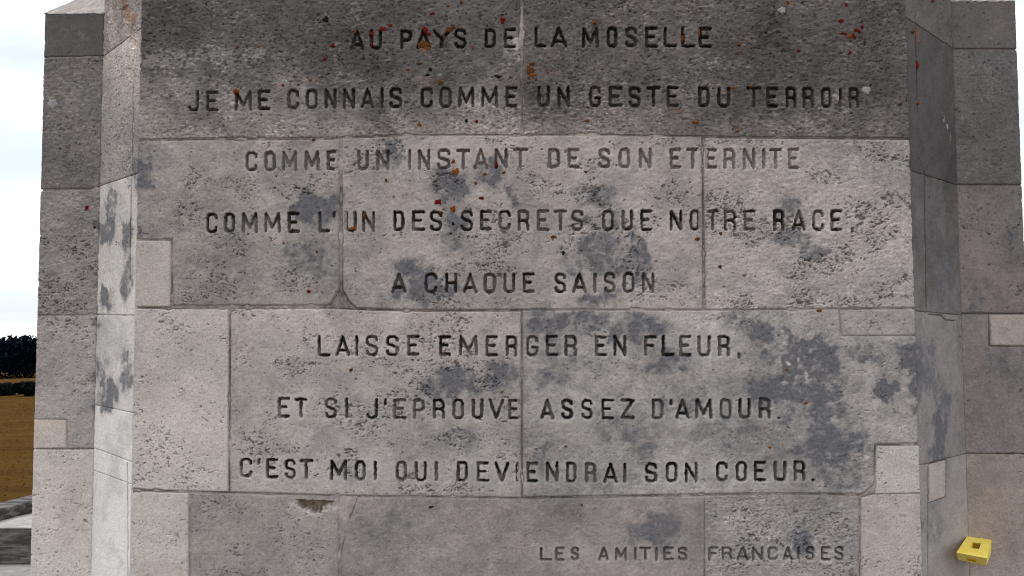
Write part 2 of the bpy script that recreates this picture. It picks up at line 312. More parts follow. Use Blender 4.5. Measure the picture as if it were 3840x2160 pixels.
# ------------------------------------------------------------------ masonry surfaces
WALL_E = 0.71          # how bright an albedo of 1 turns out on this wall
def masonry(parent, U1, V1, p0, n, blocks, lines=None, xs=1.0, E=WALL_E, seed=0, mortar_col=(138, 130, 126), mortar_d=.0045, mortar_poly=None, grooves=()):
    """Carves a dressed-stone face: every block its own finely sculpted mesh on the plane (p0, n)."""
    U, V = np.meshgrid(U1, V1)
    shp = U.shape
    X = U * xs; Y = V                         # ~1.1 mm per unit on the wall
    base = on_plane(U.ravel(), V.ravel(), p0, n)
    warp = (fbm(X / 60, Y / 60, 4, seed + 11), fbm(X / 60, Y / 60, 4, seed + 17))
    big = fbm(X / 260, Y / 260, 4, seed + 1)
    med = fbm(X / 48, Y / 48, 4, seed + 2)
    fine = fbm(X / 11, Y / 11, 3, seed + 3, .6)
    grit = np.random.RandomState(seed + 5).rand(*shp)
    tooth = .5 * ani(X / 30, Y / 10, 3, seed + 4) + .5 * fbm(X / 15, Y / 10, 3, seed + 9)     # bedding, lies along the course
    pit_s = fbm(X / 6.2, Y / 4.6, 2, seed + 6, .35)
    pit_l = fbm(X / 14, Y / 9, 3, seed + 7, .5)
    clus = fbm(X / 130, Y / 90, 4, seed + 8)
    speck = vnoise(X / 4.5, Y / 4.2, seed + 31)
    stain = blobs(U, V, STAINS, warp, 110 / xs, 110)
    rag = fbm(X / 24, Y / 24, 5, seed + 61, .62); rag2 = fbm(X / 70, Y / 70, 4, seed + 66, .6)
    soft = blobs(U, V, [(a, b, c * 1.3, d * 1.3, k) for a, b, c, d, k in STAINS], warp, 150 / xs, 150)
    core = sstep(.06, .90, stain * .9 + (rag - .5) * 1.2 + (rag2 - .5) * .7) * np.clip(stain * 2, 0, 1)
    stain = np.clip(.70 * core * (.35 + 1.0 * rag + .7 * (med - .4) + .4 * (speck - .5)) + .52 * soft * sstep(.18, .66, rag2 + .5 * (rag - .5) + .12), 0, 1)
    # fainter cloudy weathering everywhere
    stain = np.maximum(stain, .26 * sstep(.48, .72, fbm(X / 150, Y / 130, 5, seed + 77, .58)))
    flake = .5 * vnoise(X / 11 + .6 * rag, Y / 5.0 + 1.2 * rag, seed + 81) + .5 * fbm(X / 9, Y / 5.5, 2, seed + 84)
    rust = np.clip(blobs(U, V, RUST, warp, 50 / xs, 50) * (.6 + 1.6 * (fine - .35)), 0, 1)
    pale = blobs(U, V, PALE, warp, 60 / xs, 60); pale = pale * sstep(.40, .66, .45 * rag + .55 * flake + .16 * pale)
    # lettering
    carve = np.zeros(shp); pnt = np.zeros(shp); lid = np.full(shp, -1, np.int32); halo = np.zeros(shp); pcol = np.zeros(shp + (3,))
    if lines:
        rng = random.Random(3)
        jx = (vnoise(U / 9, V / 9, 71) - .5) * 3.0; jy = (vnoise(U / 9, V / 9, 72) - .5) * 3.0
        for li, ln in enumerate(lines):
            ys = np.array(ln['y'], float)
            words = ln['t'].split(' '); wi = 0; left = len(words[0])
            for ch, x0, x1 in ln['g']:
                if left == 0: wi += 1; left = len(words[wi])
                left -= 1
                xm = (x0 + x1) / 2
                yt = np.interp(xm, ys[:, 0], ys[:, 1]) + rng.uniform(-1.2, 1.2); yb = np.interp(xm, ys[:, 0], ys[:, 2]) + rng.uniform(-1.2, 1.2)
                sw = ln.get('sw', 11.4) * rng.uniform(.92, 1.08)
                fade = ln['paint'] * rng.uniform(.80, 1.0)
                i0 = np.searchsorted(V1, yt - 30); i1 = np.searchsorted(V1, yb + 34)
                j0 = np.searchsorted(U1, x0 - 26); j1 = np.searchsorted(U1, x1 + 26)
                sl = (slice(i0, i1), slice(j0, j1))
                u = U[sl] + jx[sl]; v = V[sl] + jy[sl]
                d = np.full(u.shape, 1e9); vert = np.zeros(u.shape)
                hs = sw / 2
                for pl in G[ch]:
                    pts = [(x0 + hs + a * (x1 - x0 - sw), yb - hs - b * (yb - yt - sw)) for a, b in pl]
                    for (ax, ay), (bx, by) in zip(pts[:-1], pts[1:]):
                        ex, ey = bx - ax, by - ay
                        t = np.clip(((u - ax) * ex + (v - ay) * ey) / (ex * ex + ey * ey + 1e-9), 0, 1)
                        # square-cut stroke ends: Chebyshev-like mix
                        qx = u - ax - t * ex; qy = v - ay - t * ey
                        dd = np.sqrt(qx * qx + qy * qy)
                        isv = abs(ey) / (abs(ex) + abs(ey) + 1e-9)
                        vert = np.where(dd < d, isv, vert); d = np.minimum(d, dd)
                edge = hs * (1.0 + .8 * (fine[sl] - .5)) + 1.2 * (grit[sl] - .5)
                c = sstep(-1.4, 1.8, edge - d)
                better = c > carve[sl]
                carve[sl] = np.where(better, c, carve[sl])
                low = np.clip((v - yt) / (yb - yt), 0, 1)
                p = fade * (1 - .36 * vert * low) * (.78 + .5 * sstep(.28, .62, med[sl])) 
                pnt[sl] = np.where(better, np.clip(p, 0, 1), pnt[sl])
                pcol[sl] = np.where(better[..., None], srgb(ln['col']) * rng.uniform(.8, 1.5) / E, pcol[sl])
                lid[sl] = np.where(better & (c > .45), li * 100 + wi, lid[sl])
                halo[sl] = np.maximum(halo[sl], 1 - sstep(6, 20, d))
    line_v = {}; any_d = np.full(shp, -1e9)
    for b in blocks:
        poly = b['p']; px = [q[0] for q in poly]; py = [q[1] for q in poly]
        j0 = max(0, np.searchsorted(U1, min(px) - 6)); j1 = np.searchsorted(U1, max(px) + 6)
        i0 = max(0, np.searchsorted(V1, min(py) - 6)); i1 = np.searchsorted(V1, max(py) + 6)
        if j1 - j0 < 3 or i1 - i0 < 3: continue
        s = (slice(i0, i1), slice(j0, j1))
        d = poly_sd(U[s] * xs, V[s], [(q[0] * xs, q[1]) for q in poly])
        chip = b.get('chip', 5.0)
        d = d - chip * 1.3 * sstep(.60, .88, med[s]) - (fine[s] - .5) * chip * .7 + 2.8 - b.get('inset', 0)
        any_d[s] = np.maximum(any_d[s], d)
        pit = b.get('pit', .5); rg = b.get('rough', 1.0)
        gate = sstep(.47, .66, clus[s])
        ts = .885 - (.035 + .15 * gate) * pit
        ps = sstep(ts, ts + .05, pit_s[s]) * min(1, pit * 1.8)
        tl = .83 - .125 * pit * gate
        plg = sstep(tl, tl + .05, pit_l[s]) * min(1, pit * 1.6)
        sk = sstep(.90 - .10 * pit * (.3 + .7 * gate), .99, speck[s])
        h = (med[s] - .5) * .004 * rg + (fine[s] - .5) * .0022 * rg + (tooth[s] - .5) * .0030 * rg * b.get('bed', .6) + (grit[s] - .5) * .0007
        h = h - ps * .0030 - plg * .006 - sk * .0015
        r = b.get('edge', 6.0) * .75
        h = h - .010 * (1 - sstep(-1.0, r, d)) ** 1.6
        # colour of the stone
        base_c = srgb(b['c']) / E
        top = b.get('top')                    # sooty upper part of a stone, washed clean below
        cc = np.ones(d.shape + (3,)) * base_c
        if top is not None:
            y0, y1 = b['ty']
            t = sstep(y0, y1, V[s] + (big[s] - .5) * 420 + (med[s] - .5) * 110)
            cc = (srgb(top) / E) * (1 - t[..., None]) + base_c * t[..., None]
        va = b.get('var', 1.0)
        tone = 1 + va * (.60 * (big[s] - .5) + .42 * (med[s] - .5) + .30 * (fine[s] - .5) + .22 * (tooth[s] - .5) * b.get('bed', .6)) + (grit[s] - .5) * .30 + (speck[s] - .5) * .16
        cc = cc * np.clip(tone, .3, 1.7)[..., None]
        sg = srgb((84, 85, 90)) / E * (.6 + .5 * fine[s] + .35 * rag[s] + (grit[s] - .5) * .2)[..., None]
        k = np.clip(stain[s] * b.get('st', 1.0), 0, 1)[..., None] * .88
        cc = cc * (1 - k) + np.minimum(sg, cc * .9) * k
        fk = b.get('fleck', 0)
        if fk:
            f1 = sstep(.62, .74, flake[s]) * sstep(.40, .6, rag2[s]) * fk; f2 = sstep(.36, .26, flake[s]) * fk
            h = h + f1 * .0018 - f2 * .002
            cc = cc * (1 + .75 * f1 - .42 * f2)[..., None]
        k = pale[s][..., None] * .8; cc = cc * (1 - k) + (srgb((196, 188, 182)) / E) * k
        k = rust[s][..., None] * .85; cc = cc * (1 - k) + (srgb((116, 78, 50)) / E) * (.5 + fine[s])[..., None] * k
        cc = cc * (1 - .54 * np.maximum(np.maximum(ps * .85, plg), sk * .5))[..., None]          # pits and specks darkened in the colour to deepen their weak shade
        cc = cc * (1 - b.get('rim', .10) * (1 - sstep(0, 10, d)))[..., None]   # grime along the arris
        for (pts, gw) in grooves:
            gd = np.full(d.shape, 1e9)
            for (ax, ay), (bx, by) in zip(pts[:-1], pts[1:]):
                ex, ey = (bx - ax) * xs, by - ay
                t = np.clip((((U[s] - ax) * xs) * ex + (V[s] - ay) * ey) / (ex * ex + ey * ey), 0, 1)
                gd = np.minimum(gd, np.hypot((U[s] - ax) * xs - t * ex + (med[s] - .5) * 9, V[s] - ay - t * ey + (med[s] - .5) * 9))
            gk = 1 - sstep(gw * .4, gw, gd)
            h = h - gk * .005; cc = cc * (1 - .6 * gk[..., None])
        for cx, cy, rx, ry, dp in b.get('chips', ()):
            q = np.sqrt(((U[s] - cx + (warp[0][s] - .5) * 30) / rx) ** 2 + ((V[s] - cy + (warp[1][s] - .5) * 30) / ry) ** 2)
            ck = 1 - sstep(.8, 1.0, q)
            h = h - ck * (dp + (tooth[s] - .5) * .008); cc = cc * (1 + ck * (.25 + 1.4 * (tooth[s] - .5)))[..., None]
        if b.get('cavity'):
            cx, cy, rx, ry = b['cavity']
            q = np.sqrt(((U[s] - cx + (warp[0][s] - .5) * 110 + (med[s] - .5) * 40) / rx) ** 2 + ((V[s] - cy + (warp[1][s] - .5) * 50 + (fine[s] - .5) * 22) / ry) ** 2)
            hole = 1 - sstep(.7, 1.05, q); lip = (1 - sstep(.9, 1.5, q)) * (1 - hole)
            h = h - hole * (.04 + .02 * (med[s] - .5)) - lip * .006
            bc = srgb((124, 112, 99)) / E * (.55 + .9 * fine[s])[..., None]
            cc = cc * (1 - hole[..., None]) + bc * hole[..., None]
            cc = cc * (1 + .15 * lip[..., None])
        if lines is not None:
            hl = halo[s] * (1 - carve[s])
            cc = cc * (1 + .14 * hl[..., None])
            h = h * (1 - .35 * halo[s])
            h = h - carve[s] * .012
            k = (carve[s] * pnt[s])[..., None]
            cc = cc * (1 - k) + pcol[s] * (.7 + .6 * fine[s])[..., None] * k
        cc = np.clip(cc, .004, .82)
        P = base.reshape(shp + (3,))[s] + n * h[..., None]
        keepv = d > -2.5
        q = keepv[:-1, :-1] & keepv[1:, :-1] & keepv[:-1, 1:] & keepv[1:, 1:]
        nr, nc = d.shape
        idx = np.arange(nr * nc).reshape(nr, nc)
        quads = np.stack([idx[1:, :-1], idx[1:, 1:], idx[:-1, 1:], idx[:-1, :-1]], -1)
        ql = np.where(q, lid[s][:-1, :-1], -2)
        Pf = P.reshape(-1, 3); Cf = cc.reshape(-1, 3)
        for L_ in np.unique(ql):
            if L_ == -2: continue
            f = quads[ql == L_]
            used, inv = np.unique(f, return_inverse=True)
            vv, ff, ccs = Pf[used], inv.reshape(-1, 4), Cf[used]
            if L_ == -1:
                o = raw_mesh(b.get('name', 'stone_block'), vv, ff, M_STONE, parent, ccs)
                if b.get('label'): o['label'] = b['label']
            else:
                line_v.setdefault(int(L_), []).append((vv, ff, ccs))
    heads = {}
    for L_, parts in sorted(line_v.items()):
        li, wi = divmod(L_, 100)
        if li not in heads:
            heads[li] = empty('inscription_line'); heads[li].parent = parent
            heads[li]['label'] = 'carved line reading ' + lines[li]['t'].strip('.,')
        off = 0; vs = []; fs = []; cs = []
        for vv, ff, ccs in parts:
            vs.append(vv); fs.append(ff + off); cs.append(ccs); off += len(vv)
        o = raw_mesh('carved_word', np.concatenate(vs), np.concatenate(fs), M_LETTER, heads[li], np.concatenate(cs))
        o['label'] = 'carved word ' + lines[li]['t'].split(' ')[wi].strip('.,')
    # mortar bed
    ok = any_d < 16
    if mortar_poly is not None:
        ok &= poly_sd(U, V, mortar_poly) > 0
    h = -mortar_d + (med - .5) * .006 + (fine - .5) * .003
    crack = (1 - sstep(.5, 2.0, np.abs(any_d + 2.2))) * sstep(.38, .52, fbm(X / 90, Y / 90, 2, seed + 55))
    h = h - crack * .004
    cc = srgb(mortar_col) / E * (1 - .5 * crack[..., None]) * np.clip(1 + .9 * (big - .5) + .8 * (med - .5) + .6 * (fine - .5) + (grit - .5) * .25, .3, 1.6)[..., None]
    P = base.reshape(shp + (3,)) + n * h[..., None]
    q = ok[:-1, :-1] & ok[1:, :-1] & ok[:-1, 1:] & ok[1:, 1:]
    idx = np.arange(U.size).reshape(shp)
    quads = np.stack([idx[1:, :-1], idx[1:, 1:], idx[:-1, 1:], idx[:-1, :-1]], -1)[q]
    used, inv = np.unique(quads, return_inverse=True)
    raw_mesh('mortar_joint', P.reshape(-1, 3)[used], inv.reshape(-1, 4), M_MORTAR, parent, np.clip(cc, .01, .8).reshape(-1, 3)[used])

# plan of the monument: inscribed face, 45 degree splays, set-back piers
Y0, Y1 = 3.0, 3.285
XL, XR = at_depth(508, 1080, Y0)[0], at_depth(3428, 1080, Y0)[0]
QL, QR = at_depth(366, 1080, Y1)[0], at_depth(3601, 1080, Y1)[0]
OL, OR = at_depth(142, 1080, Y1)[0], at_depth(3846, 1080, Y1)[0]
FRONT = np.array([0., -1., 0.])
def vline(x, y):
    "photo column of a plumb edge at (x, y), as a function of photo row"
    a = proj((x, y, 0.2)); b = proj((x, y, 2.8))
    return lambda v: a[0] + (b[0] - a[0]) * (v - a[1]) / (b[1] - a[1])
fPL, fPR, fQL, fQR, fOL, fOR = vline(XL, Y0), vline(XR, Y0), vline(QL, Y1), vline(QR, Y1), vline(OL, Y1), vline(OR, Y1)

mon = empty('stone_monument', (0, 3.6, 0))
tag(mon, 'grey limestone monument wall with carved French verse, splayed corners and piers', 'monument')
bpy.context.view_layer.update()
# all mesh data is in world coordinates, so the root's offset is undone on each part at the end

def J(pts):
    "joint height along the wall"
    a = np.array(pts, float); return lambda u: float(np.interp(u, a[:, 0], a[:, 1]))
j1 = J([(500, 524), (700, 519), (1280, 517), (1400, 507), (1955, 506), (2200, 504), (2600, 511), (3000, 515), (3430, 518)])
j2 = J([(490, 1150), (650, 1154), (900, 1153), (1250, 1152), (1500, 1164), (1957, 1162), (2640, 1162), (3050, 1158), (3450, 1154)])
j3 = J([(490, 1836), (640, 1842), (800, 1846), (1000, 1850), (1300, 1860), (1600, 1862), (1957, 1868), (2200, 1864), (2600, 1857), (2900, 1852), (3250, 1856), (3470, 1850)])
g = 3.5
def top_edge(j, a, b, off, n=7): return [(u, j(u) + off) for u in np.linspace(a, b, n)]
def bot_edge(j, a, b, off, n=7): return [(u, j(u) + off) for u in np.linspace(b, a, n)]
TOPV, BOTV = -260, 2470
PB = lambda v: fPL(v)
PR_ = lambda v: fPR(v)
blocks = [
 dict(p=[(PB(TOPV), TOPV), (1950, TOPV), (1952, 400)] + bot_edge(j1, PB(520), 1953, -2.5), c=(134, 127, 123), top=(90, 86, 84), ty=(150, 560), fleck=1.0, chips=[(1285, 152, 42, 34, .004), (1395, 150, 26, 26, .003), (1915, 160, 30, 60, .002)], pit=.55, rough=1.5, bed=1.1, var=1.25, st=.5),
 dict(p=[(1963, TOPV), (PR_(TOPV), TOPV)] + bot_edge(j1, 1964, PR_(518), -2.5), c=(126, 119, 116), top=(92, 87, 85), ty=(180, 620), fleck=1.0, pit=.6, rough=1.6, bed=1.2, var=1.25, st=.5),
 # second course
 dict(p=top_edge(j1, PB(530), 1270, 9) + [(1268, 1085), (1236, 1138)] + bot_edge(j2, 650, 1225, -10) + [(648, 896), (PB(896), 896)], c=(146, 139, 135), pit=.95, rough=1.3, var=1.1),
 dict(name='repair_block', p=[(PB(904), 904), (638, 906), (636, 1148), (PB(1148), 1148)], c=(176, 168, 162), pit=.3, rough=.5, var=.5, st=.2, chip=2, edge=4, label='clean pale square insert under the second course'),
 dict(p=top_edge(j1, 1286, 2629, 5) + bot_edge(j2, 1340, 2633, -4) + [(1312, 1128), (1288, 1085)], c=(158, 150, 146), pit=1.1, rough=1.2, var=.9),
 dict(p=top_edge(j1, 2641, PR_(525), 8) + bot_edge(j2, 2650, PR_(1150), -3), c=(164, 156, 152), fleck=.35, pit=1.35, rough=1.3, bed=1.1, var=.8, st=.9),
 # third course
 dict(p=top_edge(j2, PB(1160), 856, 8) + bot_edge(j3, PB(1830), 852, -5), c=(182, 174, 169), pit=.9, rough=.8, var=.45, st=.3),
 dict(p=top_edge(j2, 867, 1951, 8) + bot_edge(j3, 864, 1952, -4), c=(157, 150, 146), top=(176, 167, 162), ty=(1150, 1480), pit=1.1, rough=1.0, var=.9),
 dict(p=top_edge(j2, 1963, 3145, 5) + [(3150, 1262), (PR_(1262), 1262), (PR_(1660), 1660), (3278, 1664), (3276, 1810), (3240, 1846)] + bot_edge(j3, 1963, 3225, -6), c=(155, 149, 146), pit=.45, rough=1.3, var=1.2, chip=6),
 dict(name='repair_block', p=[(3150, 1164), (PR_(1162), 1162), (PR_(1255), 1255), (3160, 1257)], c=(150, 144, 141), pit=.5, rough=.9, st=.8, chip=3, edge=5, label='thin mortar repair strip at the right edge of the wall'),
 dict(name='repair_block', p=[(3290, 1676), (PR_(1676), 1674), (PR_(1846), 1846), (3286, 1850)], c=(176, 169, 164), pit=.9, rough=.8, var=.5, st=.1, chip=2, edge=4, label='pale square insert at the lower right corner of the wall'),
 # fourth course
 dict(p=top_edge(j3, PB(1850), 704, 8) + [(703, BOTV), (PB(BOTV), BOTV)], c=(179, 172, 166), pit=.7, rough=.8, var=.5, st=.2),
 dict(p=top_edge(j3, 714, 1266, 7) + [(1270, BOTV), (714, BOTV)], c=(142, 135, 131), pit=.6, rough=1.2, var=1.0, cavity=(1170, 1882, 80, 34)),
 dict(p=top_edge(j3, 1345, 2640, 7) + [(2642, BOTV), (1282, BOTV), (1282, 2080), (1312, 1960)], c=(140, 132, 129), pit=.3, rough=1.1, var=1.0),
 dict(p=top_edge(j3, 2645, 3218, 8) + [(3220, BOTV), (2647, BOTV)], c=(146, 139, 137), fleck=.5, pit=1.0, rough=1.5, bed=1.1, var=.8, inset=-2),
 dict(p=[(3232, 1868), (3290, 1856), (PR_(1855), 1854), (PR_(BOTV), BOTV), (3230, BOTV)], c=(168, 158, 153), pit=.95, rough=.9, var=.5, st=.2),
]
S_ = 2.6
U1 = np.arange(480, 3490, S_)
V1 = np.concatenate([np.arange(TOPV - 10, -20, 10), np.arange(-20, 2180, S_), np.arange(2180, BOTV + 14, 10)])
masonry(mon, U1, V1, np.array([0, Y0, 0.]), FRONT, blocks, LINES, seed=0,
        mortar_poly=[(PB(TOPV) + 3, TOPV), (PR_(TOPV) - 3, TOPV), (PR_(BOTV) - 3, BOTV), (PB(BOTV) + 3, BOTV)])

# splayed corners: each row boundary is given as (row at the pier, row at the wall)
def splay_blocks(fq, fp, rows, specs, flip):
    bl = []
    for (a, b), sp in zip(zip(rows[:-1], rows[1:]), specs):
        aq, ap = a; bq, bp = b
        p = [(fq(aq), aq + 2.2), (fp(ap), ap + 2.2), (fp(bp), bp - 2.2), (fq(bq), bq - 2.2)]
        if flip: p = p[::-1]
        bl.append(dict(p=p, chip=2.5, edge=4, **sp))
    return bl
def lrow(r): return (r, 1205 + (r - 1205) * 1.094)
nL = np.array([-(Y1 - Y0), -(XL - QL), 0.]); nL /= np.linalg.norm(nL)
nR = np.array([(Y1 - Y0), -(QR - XR), 0.]); nR /= np.linalg.norm(nR)
rowsL = [lrow(-300), (213, 107), (697, 650), (1180, 1183), (1518, 1549), (1680, 1733), (1764, 1816), lrow(2300)]
specL = [dict(c=(138, 129, 124), fleck=.8, chips=[(478, 55, 22, 34, .006), (505, 130, 12, 40, .004)], pit=.5, rough=1.6, var=1.1), dict(c=(136, 130, 126), fleck=.6, chips=[(492, 275, 14, 26, .006), (500, 160, 12, 18, .004)], top=(168, 157, 150), ty=(180, 480), pit=.55, rough=1.0, var=1.0),
         dict(c=(184, 178, 174), pit=.45, rough=.7, var=.5), dict(c=(182, 177, 174), pit=.3, rough=.6, var=.45), dict(c=(199, 194, 191), pit=.15, rough=.35, var=.25),
         dict(c=(199, 195, 193), pit=.1, rough=.3, var=.2, name='repair_block'), dict(c=(197, 193, 191), pit=.15, rough=.35, var=.25)]
masonry(mon, np.arange(340, 545, 1.3), np.concatenate([np.arange(-330, -20, 8), np.arange(-20, 2180, 2.4), np.arange(2180, 2320, 8)]),
        np.array([XL, Y0, 0.]), nL, splay_blocks(fQL, fPL, rowsL, specL, False), xs=2.6, seed=40, grooves=[([(500, 330), (497, 640)], 5), ([(492, 655), (487, 1040)], 5), ([(478, 1742), (479, 2160)], 6)], E=WALL_E * 1.08, mortar_col=(126, 118, 114),
        mortar_poly=[(fQL(-300) + 1, -300), (fPL(-300) - 1, -300), (fPL(2300) - 1, 2300), (fQL(2300) + 1, 2300)])
rowsR = [lrow(-300), (180, 66), (694, 640), (1182, 1166), (1702, 1745), lrow(2300)]
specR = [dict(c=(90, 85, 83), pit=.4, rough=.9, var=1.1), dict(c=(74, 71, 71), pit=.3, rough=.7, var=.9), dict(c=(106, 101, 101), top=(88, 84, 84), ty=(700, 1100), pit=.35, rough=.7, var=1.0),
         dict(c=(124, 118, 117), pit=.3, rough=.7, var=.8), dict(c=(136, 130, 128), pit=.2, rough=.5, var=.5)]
sbR = splay_blocks(fQR, fPR, rowsR, specR, True)
q0 = sbR[-1]['p']
sbR[-1]['p'] = [(fPR(1748), 1748), (3481, 1741), (3480, 1891), (3550, 1868), (3551, 1723), (fQR(1705), 1705), (fQR(2270), 2270), (fPR(2290), 2290)]
sbR.append(dict(name='repair_block', p=[(3486, 1745), (3546, 1727), (3545, 1861), (3485, 1883)], c=(156, 148, 144), pit=.2, rough=.6, var=.6, st=.2, chip=3, edge=4, label='small pale insert in the right splayed corner'))
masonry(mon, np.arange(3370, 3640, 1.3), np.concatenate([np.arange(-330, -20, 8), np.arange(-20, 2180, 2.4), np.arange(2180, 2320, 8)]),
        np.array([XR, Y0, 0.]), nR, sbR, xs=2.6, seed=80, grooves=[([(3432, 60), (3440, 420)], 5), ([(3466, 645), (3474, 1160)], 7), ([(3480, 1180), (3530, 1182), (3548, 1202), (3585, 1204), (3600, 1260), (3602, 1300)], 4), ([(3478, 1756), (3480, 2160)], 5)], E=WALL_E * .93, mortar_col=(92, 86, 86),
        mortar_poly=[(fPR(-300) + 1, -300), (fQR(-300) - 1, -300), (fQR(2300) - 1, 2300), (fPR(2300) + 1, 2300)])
# piers
def rect(a, b, y0, y1, tl=0, bl=0): return [(a(y0 + 2), y0 + 2 + tl), (b(y0 + 2), y0 + 2), (b(y1 - 2), y1 - 2), (a(y1 - 2), y1 - 2 + bl)]
LT = 45
pl = [
 dict(p=rect(fOL, fQL, LT, 209, 4, 5), c=(92, 88, 88), pit=.25, rough=.6, var=.6, chip=2, edge=5),
 dict(p=rect(fOL, fQL, 212, 706, 5, 4), c=(110, 105, 103), fleck=.6, pit=.6, rough=1.5, bed=1.3, var=.9, chip=4, edge=6),
 dict(p=rect(fOL, fQL, 710, 1180, 4, 2), c=(138, 131, 128), fleck=.5, pit=1.15, rough=1.7, bed=1.0, var=.6, chip=5, edge=6),
 dict(p=[(fOL(1187), 1187), (fQL(1186), 1185), (fQL(1682), 1680), (254, 1680), (252, 1572), (fOL(1570), 1570)], c=(152, 145, 142), fleck=.3, pit=.9, rough=1.6, var=.6, chip=5, edge=6),
 dict(name='repair_block', p=[(fOL(1576), 1576), (246, 1578), (246, 1678), (fOL(1680), 1680)], c=(180, 168, 161), pit=.15, rough=.4, var=.4, chip=2, edge=4, label='pale square insert at the edge of the left pier'),
 dict(p=rect(fOL, fQL, 1686, 2330), c=(182, 174, 168), pit=.6, rough=.9, var=.45, chip=3, edge=5),
]
masonry(mon, np.arange(105, 410, 2.6), np.concatenate([np.arange(20, 2180, 2.6), np.arange(2180, 2345, 8)]), np.array([0, Y1, 0.]), FRONT, pl, seed=120,
        E=WALL_E, mortar_poly=[(fOL(LT) + 3, LT + 4), (fQL(LT) + 4, LT), (fQL(2330) + 4, 2330), (fOL(2330) + 3, 2330)])
RTV = 0
pr = [
 dict(p=rect(fQR, fOR, RTV, 182), c=(98, 93, 91), pit=.4, rough=.9, var=.8, chip=2, edge=5),
 dict(p=rect(fQR, fOR, 187, 691), c=(100, 96, 95), fleck=.4, pit=.5, rough=1.3, bed=.9, var=.8, chip=3, edge=5),
 dict(p=rect(fQR, fOR, 695, 1174), c=(118, 110, 107), pit=.5, rough=1.3, var=.9, chip=4, edge=5),
 dict(p=[(fQR(1181), 1181), (3705, 1181), (3707, 1302), (fOR(1303), 1303), (fOR(1698), 1698), (fQR(1698), 1698)], c=(128, 120, 117), pit=.4, rough=1.0, var=.8, chip=3, edge=5),
 dict(name='repair_block', p=[(3713, 1182), (fOR(1182), 1182), (fOR(1295), 1295), (3718, 1293)], c=(162, 152, 144), pit=.15, rough=.4, var=.4, chip=2, edge=5, label='buff square insert near the top of the right pier'),
 dict(p=rect(fQR, fOR, 1702, 2330), c=(146, 134, 127), pit=.3, rough=.9, var=.6, chip=3, edge=5),
]
masonry(mon, np.arange(3560, 3885, 2.6), np.concatenate([np.arange(-20, 2180, 2.6), np.arange(2180, 2345, 8)]), np.array([0, Y1, 0.]), FRONT, pr, seed=160,
        E=WALL_E, mortar_col=(96, 90, 88), mortar_poly=[(fQR(RTV) - 4, RTV), (fOR(RTV) - 3, RTV), (fOR(2330) - 3, 2330), (fQR(2330) - 4, 2330)])

# mass of masonry behind the dressed faces
def prism(name, plan, z0, z1, mat, parent):
    n = len(plan)
    vs = [(x, y, z0) for x, y in plan] + [(x, y, z1) for x, y in plan]
    fs = [tuple(range(n))[::-1], tuple(range(n, 2 * n))] + [(i, (i + 1) % n, n + (i + 1) % n, n + i) for i in range(n)]
    return py_mesh(name, vs, fs, mat, parent)
e = .05
zt = at_depth(1920, TOPV, Y0)[2]
prism('masonry_mass', [(XL + .02, Y0 + e), (XR - .02, Y0 + e), (QR - .01, Y1 + e), (QR - .01, 4.6), (QL + .01, 4.6), (QL + .01, Y1 + e)], 0.0, zt - .02, M_CORE, mon)
zl = at_depth(250, LT, Y1)[2]; zr = at_depth(3700, RTV, Y1)[2]
prism('masonry_mass', [(OL + .012, Y1 + .03), (QL + .012, Y1 + .03), (QL + .012, 4.2), (OL + .012, 4.2)], 0.0, zl - .012, M_CORE, mon)
prism('masonry_mass', [(QR - .012, Y1 + .03), (OR - .012, Y1 + .03), (OR - .012, 4.2), (QR - .012, 4.2)], 0.0, zr - .012, M_CORE, mon)
# plinth
prism('plinth', [(XL - .03, Y0 - .05), (XR + .03, Y0 - .05), (QR + .02, Y1 - .05), (OR + .06, Y1 - .05), (OR + .06, 4.3), (OL - .06, 4.3), (OL - .06, Y1 - .05), (QL - .02, Y1 - .05)], 0.0, .24, M_CORE, mon)

# sloping copings of the two piers
def coping(xa, xb, ya, yb, z, sl, mat, h=.5, left=True):
    rise = math.tan(math.radians(sl))
    a = h / rise
    n1, n2 = 26, 16
    vs = []; fs = []; cs = []
    rs = np.random.RandomState(5 if left else 9)
    def grid(c00, c10, c11, c01):
        b0 = len(vs)
        for i in range(n2 + 1):
            for k in range(n1 + 1):
                t, s = i / n2, k / n1
                p = (np.array(c00) * (1 - s) + np.array(c10) * s) * (1 - t) + (np.array(c01) * (1 - s) + np.array(c11) * s) * t
                vs.append(p + rs.normal(0, .0012, 3))
                cs.append(srgb((150, 143, 138)) / WALL_E * (.75 + .5 * rs.rand()))
        for i in range(n2):
            for k in range(n1):
                q = b0 + i * (n1 + 1) + k
                fs.append((q, q + 1, q + n1 + 2, q + n1 + 1))
    if left:
        grid((xa, ya, z), (xb, ya, z), (xb, ya + a, z + h), (xa + a, ya + a, z + h))
        grid((xa, yb, z), (xa, ya, z), (xa + a, ya + a, z + h), (xa + a, yb, z + h))
    else:
        grid((xa, ya, z), (xb, ya, z), (xb - a, ya + a, z + h), (xa, ya + a, z + h))
        grid((xb, ya, z), (xb, yb, z), (xb - a, yb, z + h), (xb - a, ya + a, z + h))
    return raw_mesh('coping', np.array(vs), np.array(fs), M_STONE, mon, np.array(cs))
coping(OL - .002, QL + .06, Y1 - .002, 4.2, zl - .008, 50, M_STONE, h=.3)
coping(QR - .06, OR + .002, Y1 - .002, 4.2, zr - .008, 50, M_STONE, h=.3, left=False)

